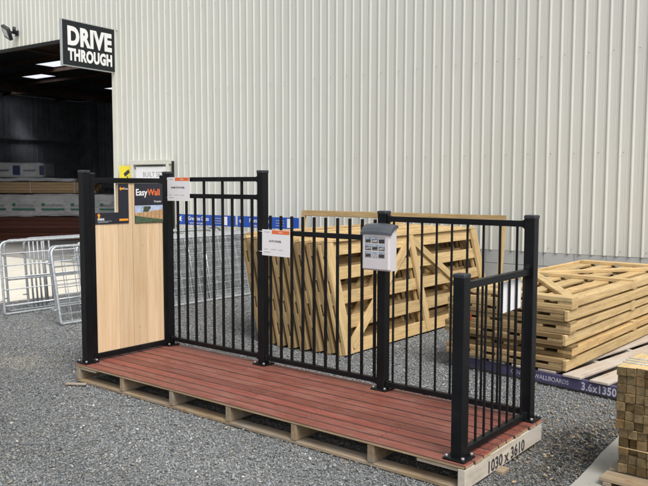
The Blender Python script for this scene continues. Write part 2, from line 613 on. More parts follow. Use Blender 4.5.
cladding('back_wall', -28.8, 10.05, 0.02, RZ_ - .01, shed, y0=15.8, pitch=.3, depth=.04, mat='darksteel', sign=-1)
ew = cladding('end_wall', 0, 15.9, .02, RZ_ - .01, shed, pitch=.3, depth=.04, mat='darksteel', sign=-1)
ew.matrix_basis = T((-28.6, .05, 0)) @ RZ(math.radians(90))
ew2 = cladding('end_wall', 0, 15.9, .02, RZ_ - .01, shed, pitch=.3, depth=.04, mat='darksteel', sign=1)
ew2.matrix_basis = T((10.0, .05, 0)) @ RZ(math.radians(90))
# girts, columns, rafters, bracing inside
for z in (1.5, 3.9):
    board('girt', (38.4, .08, .12), 'darksteel', shed, (-9.4, 15.70, z))
    board('girt', (15.4, .08, .12), 'darksteel', shed, (-28.48, 8.0, z), rot=RZ(math.radians(90)))
def ibeam(name, L, h, w, mat, parent, mt):
    t = .014
    poly = [(-w/2, -h/2), (w/2, -h/2), (w/2, -h/2+t), (t/2, -h/2+t), (t/2, h/2-t), (w/2, h/2-t), (w/2, h/2), (-w/2, h/2), (-w/2, h/2-t), (-t/2, h/2-t), (-t/2, -h/2+t), (-w/2, -h/2+t)]
    me = prism_mesh(poly, L, mat)
    return link(name, me, parent, mt)
for s in (-27.2, -21.0, -14.6, -8.4, -2.0):
    ibeam('column', RZ_ - .4, .36, .2, 'darksteel', shed, T((s, 15.45, .02)))
for s in (-24.6, -15.2, -11.2, -8.4, -2.0):
    ibeam('rafter', 15.5, .36, .18, 'oxide', shed, frame((s, .15, RZ_ - .22), (1, 0, 0), (0, 0, 1)) @ RY(math.radians(180)))
for y in (1.4, 3.0, 4.6, 6.2, 7.95, 9.6, 11.3, 14.2):
    board('purlin', (38, .06, .13), 'oxide', shed, (-9.4, float(y), RZ_ - .09 + .018), bev=0)
link('brace', tube_mesh([[(-13.0, .4, 5.72), (-10.2, 3.2, 5.72)], [(-13.0, 3.2, 5.70), (-10.2, .4, 5.70)], [(-19.4, .4, 5.72), (-16.2, 3.2, 5.72)], [(-16.2, .4, 5.70), (-19.4, 3.2, 5.70)]], .035, 'oxide'), shed)
# fixing screws: rows along the girts
SV, SF = [], []
for z in (CB + .06, 2.05, 3.3, 4.75, 6.0):
    for i in range(int((10 - OS1) / .15) + 42):
        s = OS0 + i * .15 + .1215
        if s < OS1 + .05 and z < OZ + .1:
            continue
        if (i * 7 + int(z * 10)) % 2:
            continue
        k = len(SV)
        r = .008
        for q in range(6):
            SV.append((s + r * math.cos(q * math.pi / 3), -.0185, z + r * math.sin(q * math.pi / 3)))
        for q in range(6):
            SV.append((s + .6 * r * math.cos(q * math.pi / 3), -.025, z + .6 * r * math.sin(q * math.pi / 3)))
        SF.append(tuple(range(k + 6, k + 12)))
        for q in range(6):
            SF.append((k + q, k + (q + 1) % 6, k + 6 + (q + 1) % 6, k + 6 + q))
tag(link('screws', mesh('screws', SV, SF, 'galv_dull'), shed), kind='stuff')
# side door in the wall
dr = link('door', box_mesh(.86, .05, 1.9, 'doorpaint', .003), shed, T((-5.79, -.055, .97)))
board('door_frame', (.07, .09, 2.03), 'trim', dr, (-.475, .0, .03))
board('door_frame', (.07, .09, 2.03), 'trim', dr, (.475, .0, .03))
board('door_frame', (1.06, .085, .085), 'trim', dr, (0, .0, 1.085))
board('painted_shadow_strip', (.70, .006, .014), 'matt_black', dr, (.02, -.047, 1.025), bev=0)  # solid black strip, a painted shadow line under the door head
board('downpipe', (.026, .045, 2.02), 'matt_black', shed, (-5.21, -.055, 1.06))
nt_ = board('door_notice', (.80, .004, .22), 'white', dr, (.03, -.03, .89), bev=0)
link('lettering', text_mesh('BUILT SET', .13, 'greyink', xs=.95), nt_, frame((.06, -.0035, -.035), (1, 0, 0), (0, 0, 1)))
# door handle
link('door_handle', tube_mesh([[(.33, -.03, .02), (.33, -.075, .02), (.22, -.075, .02)]], .01, 'galv'), dr)

# ------------------------------------------------------------------ things on the shed wall
sg = thing('hanging_sign', 'black sign reading DRIVE THROUGH jutting from wall at the shed opening', 'sign', mat=frame(W(-6.79, 1.20, 3.785), -WN, (0, 0, 1)))
board('panel', (1.19, .80, .05), 'signblack', sg, (.597, .40, 0), bev=.002)
for sz, at in (((1.215, .014, .058), (.6, -.004, 0)), ((1.215, .014, .058), (.6, .807, 0)), ((.014, .796, .058), (-.007, .4, 0))):
    board('edge_strip', sz, 'alu', sg, at, bev=.001)
link('lettering', fit_text('DRIVE', .99, .345, 'white_paint', .05), sg, T((.605, .535, .027)))
link('lettering', fit_text('THROUGH', .99, .225, 'white_paint', .05), sg, T((.605, .205, .027)))
link('bracket', tube_mesh([[(1.2, .12, 0), (1.17, .12, 0)], [(1.2, .7, 0), (1.17, .7, 0)]], .02, 'alu'), sg)

ys = thing('camera_sign', 'small yellow square warning sign with security camera picture by the shed door', 'sign', mat=WF(-6.69, .036, 1.60))
board('plate', (.40, .40, .003), 'yellow', ys, (.20, .20, 0), bev=0)
flat('pictogram', [(.12, .25), (.26, .33), (.30, .27), (.16, .19)], 'ink', ys, T((0, 0, .002)))
flat('pictogram', [(.21, .20), (.235, .20), (.25, .12), (.225, .12)], 'ink', ys, T((0, 0, .002)))
lettering('CCTV', .07, 'ink', ys, T((.27, .07, .002)))

fld = thing('floodlight', 'dark floodlight with grey glass on a bracket above the shed opening', 'floodlight', mat=WF(-9.90, 0, 4.82))
board('wall_plate', (.12, .12, .02), 'black_cap', fld, (.0, .05, .038))
link('arm', tube_mesh([[(0, .05, .04), (.02, .05, .20), (.12, .03, .30)]], .028, 'black_cap'), fld)
hd = link('lamp_head', prism_mesh([(-.30, -.20), (.24, -.20), (.28, .06), (.24, .20), (-.30, .20), (-.34, .02)], .11, 'black_cap', .012), fld,
          frame((.12, .02, .30), (.9, -.35, .22), Vector((-.35, -.35, .87)).cross(Vector((.9, -.35, .22)))) @ Matrix.Scale(.66, 4))
flat('glass', rectp(-.26, -.13, .20, .13), 'lens', hd, T((0, 0, .111)), .003)
link('cooling_fin', tube_mesh([[(.26, -.12 + i * .06, .02), (.31, -.12 + i * .06, .06)] for i in range(5)], .01, 'black_cap', 6), hd)
link('sensor', tube_mesh([[(.03, .06, .12), (.03, .17, .12)]], .035, 'black_cap'), fld)

# ------------------------------------------------------------------ timber packs inside the shed
PK = frame((-14.82, 7.77, 0), (.781, .6245, 0), (-.6245, .781, 0))
pk = thing('red_board_stack', 'low stack of red brown boards on the shed floor under the wrapped packs', 'timber stack', mat=PK)
for k in range(6):
    for j in range(2):
        board('plank', (6.3, .55, .105), 'redstack', pk, (-.3 + .03 * ((k * 5 + j) % 3), .3 + j * .57, .06 + .018 + k * .112))
def soft_pack(L, D, H, seed, mat):
    """wrapped pack: subdivided box with sagging, creased film"""
    bm = bmesh.new()
    bmesh.ops.create_cube(bm, size=1)
    bmesh.ops.scale(bm, vec=(L, D, H), verts=bm.verts)
    bmesh.ops.subdivide_edges(bm, edges=[e for e in bm.edges if abs((e.verts[0].co - e.verts[1].co).x) > .1], cuts=40, use_grid_fill=True)
    bmesh.ops.subdivide_edges(bm, edges=[e for e in bm.edges if abs((e.verts[0].co - e.verts[1].co).x) < .001], cuts=5, use_grid_fill=True)
    rr = random.Random(seed)
    ph = [rr.uniform(0, 6) for _ in range(6)]
    for v in bm.verts:
        x, y, z = v.co
        e = abs(x) / (L / 2)
        if e > .96:
            v.co.z *= .9; v.co.y *= .95
        v.co.y += .02 * math.sin(x * 3.1 + z * 9 + ph[0]) + .012 * math.sin(x * 7.7 - z * 14 + ph[1])
        v.co.z += .010 * math.sin(x * 2.3 + ph[2]) + .006 * math.sin(x * 8.1 + ph[3])
    me = bpy.data.meshes.new('pack')
    bm.to_mesh(me); bm.free()
    me.materials.append(M[mat])
    me.polygons.foreach_set('use_smooth', [True] * len(me.polygons))
    return me
pk = thing('wrapped_timber_pack', 'long white plastic wrapped timber pack with green stripes on the red boards', 'timber pack', mat=PK @ T((0, 0, .70)))
link('wrapping', soft_pack(5.9, 1.15, .64, 1, 'wrap'), pk, T((-.15, .58, .335)))
for i in range(7):
    x0 = -2.7 + i * .84
    flat('stripe', rectp(x0, .20, x0 + .66, .245), 'greenprint', pk, frame((0, -.048, 0), (1, 0, 0), (0, 0, 1)), .01)
    link('lettering', text_mesh('ecoframe', .13, 'greyink', depth=.004), pk, frame((x0 + .38, -.05, .345), (1, 0, 0), (0, 0, 1)))
    flat('leaf_mark', [(x0, .32), (x0 + .07, .31), (x0 + .11, .37), (x0 + .06, .40), (x0 + .01, .38)], 'greenprint', pk, frame((0, -.048, 0), (1, 0, 0), (0, 0, 1)), .01)
pk = thing('bare_timber_pack', 'bare timber pack strapped with pale bands on top of the white wrapped pack', 'timber pack', mat=PK @ T((0, 0, 1.385)))
for k in range(4):
    for j in range(4):
        board('plank', (5.6, .25, .076), 'packwood', pk, (-.75 + .03 * ((k + j * 3) % 4), .14 + j * .262, .04 + k * .079))
for x in (.35, 1.62, -1.2):
    board('band', (.035, 1.1, .012), 'pallet_pale', pk, (x, .53, .325))
    board('band', (.035, .012, .32), 'pallet_pale', pk, (x, -.006, .16))
pk = thing('grey_wrapped_pack', 'thin grey wrapped pack lying on the bare timber pack', 'timber pack', mat=PK @ T((0, 0, 1.72)))
link('wrapping', soft_pack(5.2, 1.1, .09, 5, 'greywrap'), pk, T((-.95, .56, .05)))
pk = thing('top_wrapped_pack', 'grey white wrapped pack with navy squares, topmost on the shed stack', 'timber pack', mat=PK @ T((0, .05, 1.83)))
link('wrapping', soft_pack(4.2, 1.0, .43, 9, 'greywrap'), pk, T((-1.40, .55, .22)))
for i, x in enumerate((-2.6, -1.4, -.17, .6)):
    w = .20 if i < 3 else .12
    flat('navy_square', rectp(x, .08, x + w, .34), 'navyprint', pk, frame((0, .005, 0), (1, 0, 0), (0, 0, 1)), .01)
    link('lettering', text_mesh('laminated', .09, 'navyprint', depth=.004), pk, frame((x - .30, .005, .21), (1, 0, 0), (0, 0, 1)))

# ------------------------------------------------------------------ display pallet
pal = thing('display_pallet', 'timber pallet with red stained deck carrying the fence display', 'pallet', (0, 0, 0))
DT = .157
nb = 10
GAP = .0052
bw = (1.03 - (nb - 1) * GAP) / nb
for i in range(nb):
    L = 3.61 + random.uniform(-.006, .012)
    link('deck_board', box_mesh(L, bw, .021, 'deckwood', .0045, 'deckred', 'seam_brown', i == 0), pal,
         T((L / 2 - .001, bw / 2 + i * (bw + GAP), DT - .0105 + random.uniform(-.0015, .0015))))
for i in range(7):
    x = .024 + i * (3.61 - .048) / 6
    if i == 6:
        e = board('end_beam', (1.03, .045, .112), 'beam_end', pal, (3.61 - .0235, .515, .0785), rot=RZ(math.radians(90)))
        link('lettering', fit_text('1030 x 3610', .49, .074, 'stencil', .034, 1.04, .0006), e, frame((.005, -.0228, -.012), (1, 0, 0), (0, 0, 1)))
    else:
        board('bearer', (1.026, .046, .104), 'pallet', pal, (x, .515, .0825), rot=RZ(math.radians(90)))
for y in (.055, .515, .975):
    board('bottom_board', (3.59, .10, .022), 'pallet', pal, (1.80, y, .0185))
for x in (.13, 3.43):
    board('packer', (.26, .045, .022), 'pallet_pale', pal, (x, .034, DT - .021 - .0125))
board('packer', (.12, .09, .022), 'pallet', pal, (3.59, .42, .0105))

# screw heads in the deck, two per board over every bearer
SV, SF = [], []
for i in range(nb):
    for k in range(7):
        for d in (-.024, .024):
            x = .026 + k * (3.61 - .052) / 6 + random.uniform(-.006, .006)
            y = bw / 2 + i * (bw + GAP) + d + random.uniform(-.004, .004)
            n0 = len(SV)
            SV += [(x + .0045 * math.cos(q * math.pi / 3), y + .0045 * math.sin(q * math.pi / 3), DT + .0018) for q in range(6)]
            SF.append(tuple(range(n0, n0 + 6)))
M['rust'] = plain('rusty_screw', (.07, .045, .035), .6, .3)
tag(link('deck_screws', mesh('deck_screws', SV, SF, 'rust'), pal), kind='stuff')

# ------------------------------------------------------------------ fence posts and panels on the pallet
YB, YF = .966, .087
PW = .068
def post(x, y, top, label, bolts=True):
    p = thing('fence_post', label, 'fence post', (x, y, DT + .001), group='black posts of the fence display')
    h = top - DT - .012
    board('shaft', (h, PW, PW), 'black', p, (0, 0, h / 2 + .009), rot=RY(math.radians(-90)), bev=.003)
    cp = prism_mesh(rectp(-.038, -.038, .038, .038), .026, 'black_cap', .006)
    link('cap', cp, p, T((0, 0, h - .008)))
    bp = link('base_plate', prism_mesh(rectp(-.066, -.066, .066, .066), .011, 'black', .002), p, T((0, 0, 0)))
    for sx in (-1, 1):
        for sy in (-1, 1):
            link('bolt', tube_mesh([[(0, 0, 0), (0, 0, .017)]], .0105, 'bolt', 6), bp, T((sx * .05, sy * .05, .0105)))
    return p
HT, LT, MT_ = 1.757, 1.455, 1.168
post(.048, YF, HT, 'black post at the front left corner of the red deck')
post(.040, YB, HT, 'tall black post between the pine board panel and first fence panel')
post(1.233, YB, HT, 'tall black post holding the AUTO PANEL card')
post(2.427, YB, LT, 'black post carrying the brochure box')
post(3.537, YB, LT, 'black post at the back right corner of the red deck')
post(3.524, YF, MT_, 'shortest black post at the front right corner of the red deck')

RH = .038
def rail_mesh(L, fillet=True, h=RH, w=.036):
    """horizontal rail along X with flared brackets where it meets the posts"""
    if not fillet:
        return box_mesh(L, w, h, 'black', .003)
    f = .030
    top, bot = [], []
    n = 4
    for k in range(n + 1):
        a = math.pi / 2 * k / n
        top.append((-L / 2 + f * (1 - math.cos(math.pi / 2 - a)) if False else -L / 2 + f * math.sin(a), h / 2 + f * .8 * (1 - math.sin(a)) * (1 if k < n else 0)))
    tl = [(-L / 2 + f * (1 - math.cos(math.pi / 2 * k / n)), h / 2 + f * (1 - math.sin(math.pi / 2 * k / n))) for k in range(n + 1)]
    up = tl + [(-x, z) for x, z in reversed(tl)]
    poly = up + [(x, -z) for x, z in reversed(up)]
    me = prism_mesh(poly, w, 'black')
    me.transform(T((0, w / 2, 0)) @ RX(math.radians(90)))
    return me

PK_ = .0195
def fence_panel(label, x0, x1, top_rails, bottom_z, picks, mat=None, name='steel_fence', fil=True, pw=PK_):
    """picks: list of (x, z top); in local X/Z, bottom rail at bottom_z"""
    p = thing(name, label, 'fence', mat=mat if mat is not None else T((0, YB, 0)), group='black steel fence panels of the display')
    L = x1 - x0
    for z in top_rails:
        link('rail', rail_mesh(L, fil), p, T(((x0 + x1) / 2, 0, z)))
    link('rail', rail_mesh(L, False), p, T(((x0 + x1) / 2, 0, bottom_z)))
    for x, zt in picks:
        h = zt - bottom_z - .004
        board('picket', (h, pw, pw), 'black', p, (x, 0, bottom_z + .006 + h / 2), rot=RY(math.radians(-90)), bev=.002)
    for x in (x0 + .012, x1 - .012):
        board('bracket', (.022, .048, .05), 'black', p, (x, 0, bottom_z), bev=.003)
    return p
fA = [.062 + .1165 * (i + 1) for i in range(9)]
fence_panel('tallest black fence panel with double top rail next to the pine boards', .075, 1.198, (1.692, 1.545), .224,
            [(x, 1.69 if i in (1, 3, 5, 7) else 1.54) for i, x in enumerate(fA)])
fB = [1.318 + .1147 * i for i in range(10)]
fence_panel('black fence panel with pickets rising above its top rail, left of brochure box', 1.268, 2.392, (1.262,), .218, [(x, 1.395) for x in fB], fil=False)
fC = [2.512 + .1164 * i for i in range(9)]
fence_panel('black fence panel with flat top rail right of the brochure box', 2.462, 3.502, (1.405,), .203, [(x, 1.40) for x in fC], pw=.0135)
fD = [.160 + .1028 * i for i in range(8)]
fence_panel('low black fence panel across the right end of the deck', .122, .931, (1.107,), .192, [(y, 1.10) for y in fD],
            mat=frame((3.531, 0, 0), (0, 1, 0), (-1, 0, 0)), pw=.0125)

# ------------------------------------------------------------------ pine board panel between the two left posts
ew_ = thing('pine_board_panel', 'pale pine board wall panel in a black frame at the left end of the deck', 'wall panel', mat=frame((.046, 0, 0), (0, 1, 0), (-1, 0, 0)))
# local X = world y, local Y = world -x (front is -Y), Z up
board('stile', (1.545, .055, .044), 'black', ew_, (.148, 0, .185 + .7725), rot=RY(math.radians(-90)))
board('stile', (1.545, .055, .044), 'black', ew_, (.908, 0, .185 + .7725), rot=RY(math.radians(-90)))
link('stile_cap', prism_mesh(rectp(-.026, -.031, .026, .031), .016, 'black_cap', .004), ew_, T((.148, 0, 1.727)))
board('top_rail', (.716, .052, .044), 'black', ew_, (.528, 0, 1.680))
board('bottom_rail', (.716, .052, .046), 'black', ew_, (.528, 0, .197))
edges = [.150, .2535, .4035, .5525, .7025, .8515, .906]
for i in range(6):
    a, b2 = edges[i] + .0012, edges[i + 1] - .0012
    z0, z1 = .2215, 1.657
    if i < 2:
        z1 = 1.405
    if i == 0: a = .171
    if i == 5: b2 = .885
    board('plank', (z1 - z0, .032, b2 - a), 'pine_pale', ew_, ((a + b2) / 2, random.uniform(-.0015, .0015), (z0 + z1) / 2), rot=RY(math.radians(-90)), bev=.002)
PF = frame((0, -.019, 0), (1, 0, 0), (0, 0, 1))
# L shaped charcoal notice round the cut-out
ln = thing('charcoal_notice', 'charcoal L shaped notice around the cut out in the pine board panel', 'notice', mat=frame((.046 + .020, 0, 0), (0, 1, 0), (0, 0, 1)))
flat('sheet', [(.171, 1.312), (.511, 1.312), (.511, 1.656), (.404, 1.656), (.404, 1.408), (.171, 1.408)], 'poster', ln, Matrix())
flat('arrow', [(.417, 1.61), (.432, 1.628), (.432, 1.617), (.462, 1.617), (.462, 1.603), (.432, 1.603), (.432, 1.592)], 'amber', ln, T((0, 0, .0014)))
flat('arrow', [(.20, 1.362), (.20, 1.385), (.19, 1.385), (.208, 1.404), (.226, 1.385), (.216, 1.385), (.216, 1.362)], 'amber', ln, T((0, 0, .0014)))
lettering('Face', .026, 'white_paint', ln, T((.483, 1.610, .0014)), depth=.0004)
lettering('INSIDE', .022, 'white_paint', ln, T((.228, 1.352, .0014)), depth=.0004, bold=.0008)
flat('text_line', rectp(.196, 1.334, .335, 1.338), 'greyink', ln, T((0, 0, .0014)), .0005)
flat('text_line', rectp(.196, 1.325, .30, 1.329), 'greyink', ln, T((0, 0, .0014)), .0005)
flat('orange_bar', rectp(.412, 1.334, .503, 1.352), 'amber', ln, T((0, 0, .0014)), .0005)
# EasyWall poster
ep = thing('wall_poster', 'charcoal EasyWall poster with a fence picture on the pine boards', 'poster', mat=frame((.046 + .020, 0, 0), (0, 1, 0), (0, 0, 1)))
flat('sheet', rectp(.574, 1.306, .884, 1.657), 'poster', ep, Matrix())
me1 = text_mesh('Easy', .080, 'white_paint', bold=.0016, xs=.92, align='LEFT', depth=.0004)
lettering('Easy', .080, 'white_paint', ep, T((.586, 1.575, .0014)), bold=.0016, xs=.90, align='LEFT', depth=.0004)
wx = .586 + max(v.co.x for v in me1.vertices) * .98 + .002
lettering('Wall', .080, 'orange', ep, T((wx, 1.575, .0014)), bold=.0016, xs=.90, align='LEFT', depth=.0004)
lettering('Oneplan', .024, 'white_paint', ep, T((.826, 1.495, .0014)), depth=.0004)
M['psky'] = plain('printed_sky', (.42, .50, .66), .5, 0, .25, 30)
M['ptree'] = plain('printed_tree', (.06, .07, .04), .5, 0, .3, 60)
M['pfence'] = plain('printed_fence', (.50, .30, .15), .5, 0, .2, 40)
M['plawn'] = plain('printed_lawn', (.07, .11, .06), .5, 0, .3, 40)
flat('printed_sky', rectp(.576, 1.392, .882, 1.462), 'psky', ep, T((0, 0, .0014)), .0004)
flat('printed_tree', [(.66, 1.405), (.67, 1.43), (.665, 1.445), (.69, 1.455), (.72, 1.452), (.745, 1.455), (.75, 1.438), (.735, 1.425), (.72, 1.405)], 'ptree', ep, T((0, 0, .0020)), .0004)
flat('printed_fence', [(.576, 1.372), (.576, 1.398), (.68, 1.402), (.882, 1.425), (.882, 1.330), (.70, 1.355)], 'pfence', ep, T((0, 0, .0026)), .0004)
for k in range(6):
    x = .62 + k * .044
    flat('printed_line', rectp(x, 1.352 - .003 * k, x + .0025, 1.397 + .0042 * k), 'ptree', ep, T((0, 0, .0032)), .0002)
flat('printed_lawn', [(.576, 1.309), (.576, 1.374), (.70, 1.356), (.882, 1.333), (.882, 1.309)], 'plawn', ep, T((0, 0, .0038)), .0004)

# ------------------------------------------------------------------ cards and brochure box
def card(x0, x1, z0, z1, y, title, label, tilt=0):
    c = thing('price_card', label, 'card', mat=frame((x0, y, z0), (1, 0, tilt), (0, 0, 1)))
    w, h = x1 - x0, z1 - z0
    flat('sheet', rectp(0, 0, w, h), 'white', c, Matrix(), .003)
    flat('orange_tab', rectp(w * .36, h * .845, w * .985, h * .985), 'orange', c, T((0, 0, .0031)), .0005)
    lettering('Oneplan', h * .085, 'greyink', c, T((w * .18, h * .91, .0031)), depth=.0004)
    lettering('Display', h * .075, 'white_paint', c, T((w * .67, h * .915, .0037)), depth=.0003)
    lettering(title, h * .105, 'ink', c, T((w * .48, h * .56, .0031)), depth=.0004, bold=.0007)
    for a, b2, yy in ((.07, .22, .24), (.33, .52, .24), (.6, .76, .235), (.07, .3, .13)):
        flat('text_line', rectp(w * a, h * yy, w * b2, h * (yy + .018)), 'greyink', c, T((0, 0, .0031)), .0004)
    for zz in (.92, .14):
        link('tie', tube_mesh([[(-.045, h * zz, -.004), (.006, h * zz, .005)]], .002, 'white', 5), c)
    return c
card(.085, .385, 1.500, 1.712, .9275, 'HAMILTON PANEL', 'white card with orange tab fixed by the second tall post')
card(1.262, 1.562, 1.075, 1.286, .9275, 'AUTO PANEL', 'white AUTO PANEL card with orange tab on the third post', tilt=-.008)

# card on the low end panel, tied to the inside of the pickets
ec = thing('panel_card', 'blank backed white card tied inside the low end panel', 'card', mat=frame((3.519, .585, .885), (0, 1, .02), (0, 0, 1)))
flat('sheet', rectp(0, 0, .285, .185), 'white', ec, T((0, 0, -.003)), .003)
for a in (.05, .24):
    link('tie', tube_mesh([[(a, .17, -.004), (a, .205, .02)]], .002, 'white', 5), ec)

bb = thing('brochure_box', 'white brochure box with dark curved lid hung on the middle post', 'brochure box', mat=frame((2.325, .929, 1.04), (1, 0, 0), (0, -1, 0)) )
# local X = world x, local Y = world -y (towards viewer), local Z = -z ; rebuild as upright frame
bb.matrix_basis = frame((2.322, .928, 1.042), (1, 0, 0), (0, 1, 0))
body = bmesh.new()
sec = [(0, 0), (-.078, 0), (-.090, .012), (-.090, .255), (-.060, .300), (0, .300)]
w = .238
rows = []
for x in (0, .012, w - .012, w):
    inset = .012 if x in (0, w) else 0
    rows.append([body.verts.new((x, y + (inset if y < -.05 else 0), z)) for y, z in sec])
for i in range(3):
    for j in range(len(sec)):
        j2 = (j + 1) % len(sec)
        body.faces.new((rows[i][j], rows[i][j2], rows[i + 1][j2], rows[i + 1][j]))
body.faces.new(rows[0][::-1]); body.faces.new(rows[3])
bmesh.ops.recalc_face_normals(body, faces=body.faces)
me = bpy.data.meshes.new('box_body'); body.to_mesh(me); body.free(); me.materials.append(M['boxwhite'])
link('shell', me, bb)
lid = bmesh.new()
secl = [(.004, .275), (.004, .335)]
prof = [(0.004, .330), (-.02, .334), (-.05, .326), (-.080, .306), (-.101, .278), (-.103, .262), (-.096, .262), (-.088, .276), (-.05, .305), (.004, .312)]
rows = []
nx = 9
for i in range(nx):
    x = -.012 + (w + .024) * i / (nx - 1)
    e = (i / (nx - 1) - .5) * 2
    rows.append([lid.verts.new((x, y + (.010 * e * e if y < -.04 else 0), z - .010 * e * e)) for y, z in prof])
for i in range(nx - 1):
    for j in range(len(prof)):
        j2 = (j + 1) % len(prof)
        lid.faces.new((rows[i][j], rows[i][j2], rows[i + 1][j2], rows[i + 1][j]))
lid.faces.new(rows[0][::-1]); lid.faces.new(rows[-1])
bmesh.ops.recalc_face_normals(lid, faces=lid.faces)
me = bpy.data.meshes.new('box_lid'); lid.to_mesh(me); lid.free(); me.materials.append(M['boxlid'])
link('lid', me, bb)
for a, b_ in ((('pic_fence', (.12, .115, .11)), 0), (('pic_lawn', (.16, .17, .14)), 0), (('pic_sky', (.36, .44, .55)), 0), (('pic_pale', (.45, .45, .46)), 0)):
    M[a[0]] = plain(a[0], a[1], .4, 0, .5, 60)
BF = frame((0, -.0905, 0), (1, 0, 0), (0, 0, 1))
pics = [['pic_lawn', 'pic_fence', 'ink'], ['pic_fence', 'pic_lawn', 'pic_fence'], ['pic_lawn', 'pic_pale', 'pic_fence']]
for r in range(3):
    for c in range(3):
        x0, z0 = .032 + c * .058, .196 - r * .052
        ph = flat('photo', rectp(x0, z0, x0 + .05, z0 + .042), pics[r][c], bb, BF, .0008)
        flat('photo_sky', rectp(x0 + .002, z0 + .027, x0 + .048, z0 + .040), 'pic_sky' if (r, c) != (0, 2) else 'pic_pale', ph, T((0, 0, .0009)), .0004)
        flat('photo_detail', [(x0 + .006, z0 + .006), (x0 + .044, z0 + .010), (x0 + .044, z0 + .024), (x0 + .006, z0 + .018)], 'pic_pale' if (r + c) % 2 else 'ink', ph, T((0, 0, .0009)), .0004)

# ------------------------------------------------------------------ timber gates
GL, GH, GR = 3.12, 1.125, .125
def timber_gate(label, mt, group, mat='pine', mat2='pine', wob=0):
    """local X along the gate, Z up, front towards -Y; a cap board runs along the top"""
    g = thing('timber_gate', label, 'timber gate', mat=mt, group=group)
    rr = random.Random(label + str(wob))
    B = GH - .034
    zs = [GR / 2 + i * (B - GR) / 4 for i in range(5)]
    for i, z in enumerate(zs):
        board('rail', (GL - rr.choice((.010, .014, .018)), .024 if i else .064, GR), mat, g, (GL / 2, rr.uniform(-.0006, .0006), z), bev=.003)
    for x in (.068, GL - .068):
        for s in (-1, 1):
            board('stile', (B - rr.choice((.001, .004)), .0365, .132), mat2, g, (x, s * .0311, B / 2), rot=RY(math.radians(-90)), bev=.003)
    for s in (-1, 1):
        board('middle_stile', (B - .002, .0355, .098), mat, g, (GL / 2, s * .0309, B / 2), rot=RY(math.radians(-90)), bev=.003)
    board('cap_board', (GL + rr.choice((0, .01, -.01)), .088, .032), mat, g, (GL / 2, rr.uniform(-.003, .003), B + .0175), bev=.004)
    dx, dz = GL / 2 - .20, B - .16
    ang = math.atan2(dz, dx); ln_ = math.hypot(dx, dz)
    for s in (-1, 1):
        cx = GL / 2 + s * (dx / 2 + .06)
        board('brace', (ln_ + .02, .033, .092), mat, g, (cx, -.0297, B / 2), rot=RY(ang * s), bev=.003)
    return g
def lean_frame(x, y, a, yaw=0., z=.0):
    m3 = Matrix(((0, -math.cos(a), -math.sin(a), x), (1, 0, 0, y), (0, -math.sin(a), math.cos(a), z), (0, 0, 0, 1)))
    return T((x, y, 0)) @ RZ(yaw) @ T((-x, -y, 0)) @ m3
ordn = ['first', 'second', 'third', 'fourth', 'fifth', 'sixth', 'seventh', 'eighth', 'ninth', 'tenth']
for i in range(8):
    a = math.radians(14.5 - .25 * i + random.uniform(-.8, .8))
    x = 1.20 - .148 * i
    lab = ('frontmost timber gate of the leaning stack, its braced face in full view' if i == 0 else
           'timber gate leaning in the stack behind the black fence, %s from the braced front' % ordn[i])
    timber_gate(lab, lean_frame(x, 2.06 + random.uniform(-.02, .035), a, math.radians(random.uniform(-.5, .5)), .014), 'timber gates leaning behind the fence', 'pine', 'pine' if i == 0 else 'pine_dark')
timber_gate('timber gate at the back of the leaning stack, set apart from the rest', lean_frame(-.14, 2.38, math.radians(10), 0, .014), 'timber gates leaning behind the fence', 'pine', 'pine')

# loose bare frame leaning on the shed wall
lf = thing('unfinished_gate', 'bare rectangular timber frame leaning on the shed wall behind the gates', 'timber gate', mat=WF(-2.10, .46, .01) @ RX(math.radians(-7)))
board('rail', (3.30, .085, .045), 'pine', lf, (1.65, 1.205, 0), rot=RX(math.radians(0)))
board('rail', (3.30, .07, .045), 'pine', lf, (1.65, .036, 0))
for x in (.033, 3.267):
    board('stile', (1.091, .065, .044), 'pine', lf, (x, .617, 0), rot=RZ(math.radians(90)))

# ------------------------------------------------------------------ lying stack of gates on the purple edged pallet
PA = math.radians(-8.0)
pp = thing('purple_edged_pallet', 'weathered pallet with purple painted edge under the flat stack of gates', 'pallet', mat=T((2.33, 2.478, 0)) @ RZ(PA))
PWD = 1.80
board('bottom_board', (PWD, .14, .020), 'grey_board', pp, (PWD / 2, .09, .014))
board('bottom_board', (PWD, .14, .020), 'grey_board', pp, (PWD / 2, 3.30, .014))
ed = board('painted_edge', (PWD, .045, .088), 'purple', pp, (PWD / 2, .0, .070))
link('lettering', fit_text('3.6x1350', .285, .066, 'purpleink', .03, 1.1, .0006), ed, frame((1.240 - PWD / 2, -.0232, -.004), (1, 0, 0), (0, 0, 1)))
link('lettering', text_mesh('CENTRAL WALLBOARDS', .052, 'purpleink', xs=.92, align='RIGHT'), ed, frame((.99 - PWD / 2, -.0232, -.004), (1, 0, 0), (0, 0, 1)))
for k in range(1, 6):
    board('bearer', (PWD, .045, .086), 'grey_board', pp, (PWD / 2, k * .66, .070))
for k in range(8):
    board('top_board', (3.42, .155, .020), 'grey_board', pp, (.09 + k * .232, 1.68 + random.uniform(-.02, .02), .125), rot=RZ(math.radians(90)))
zb = .140
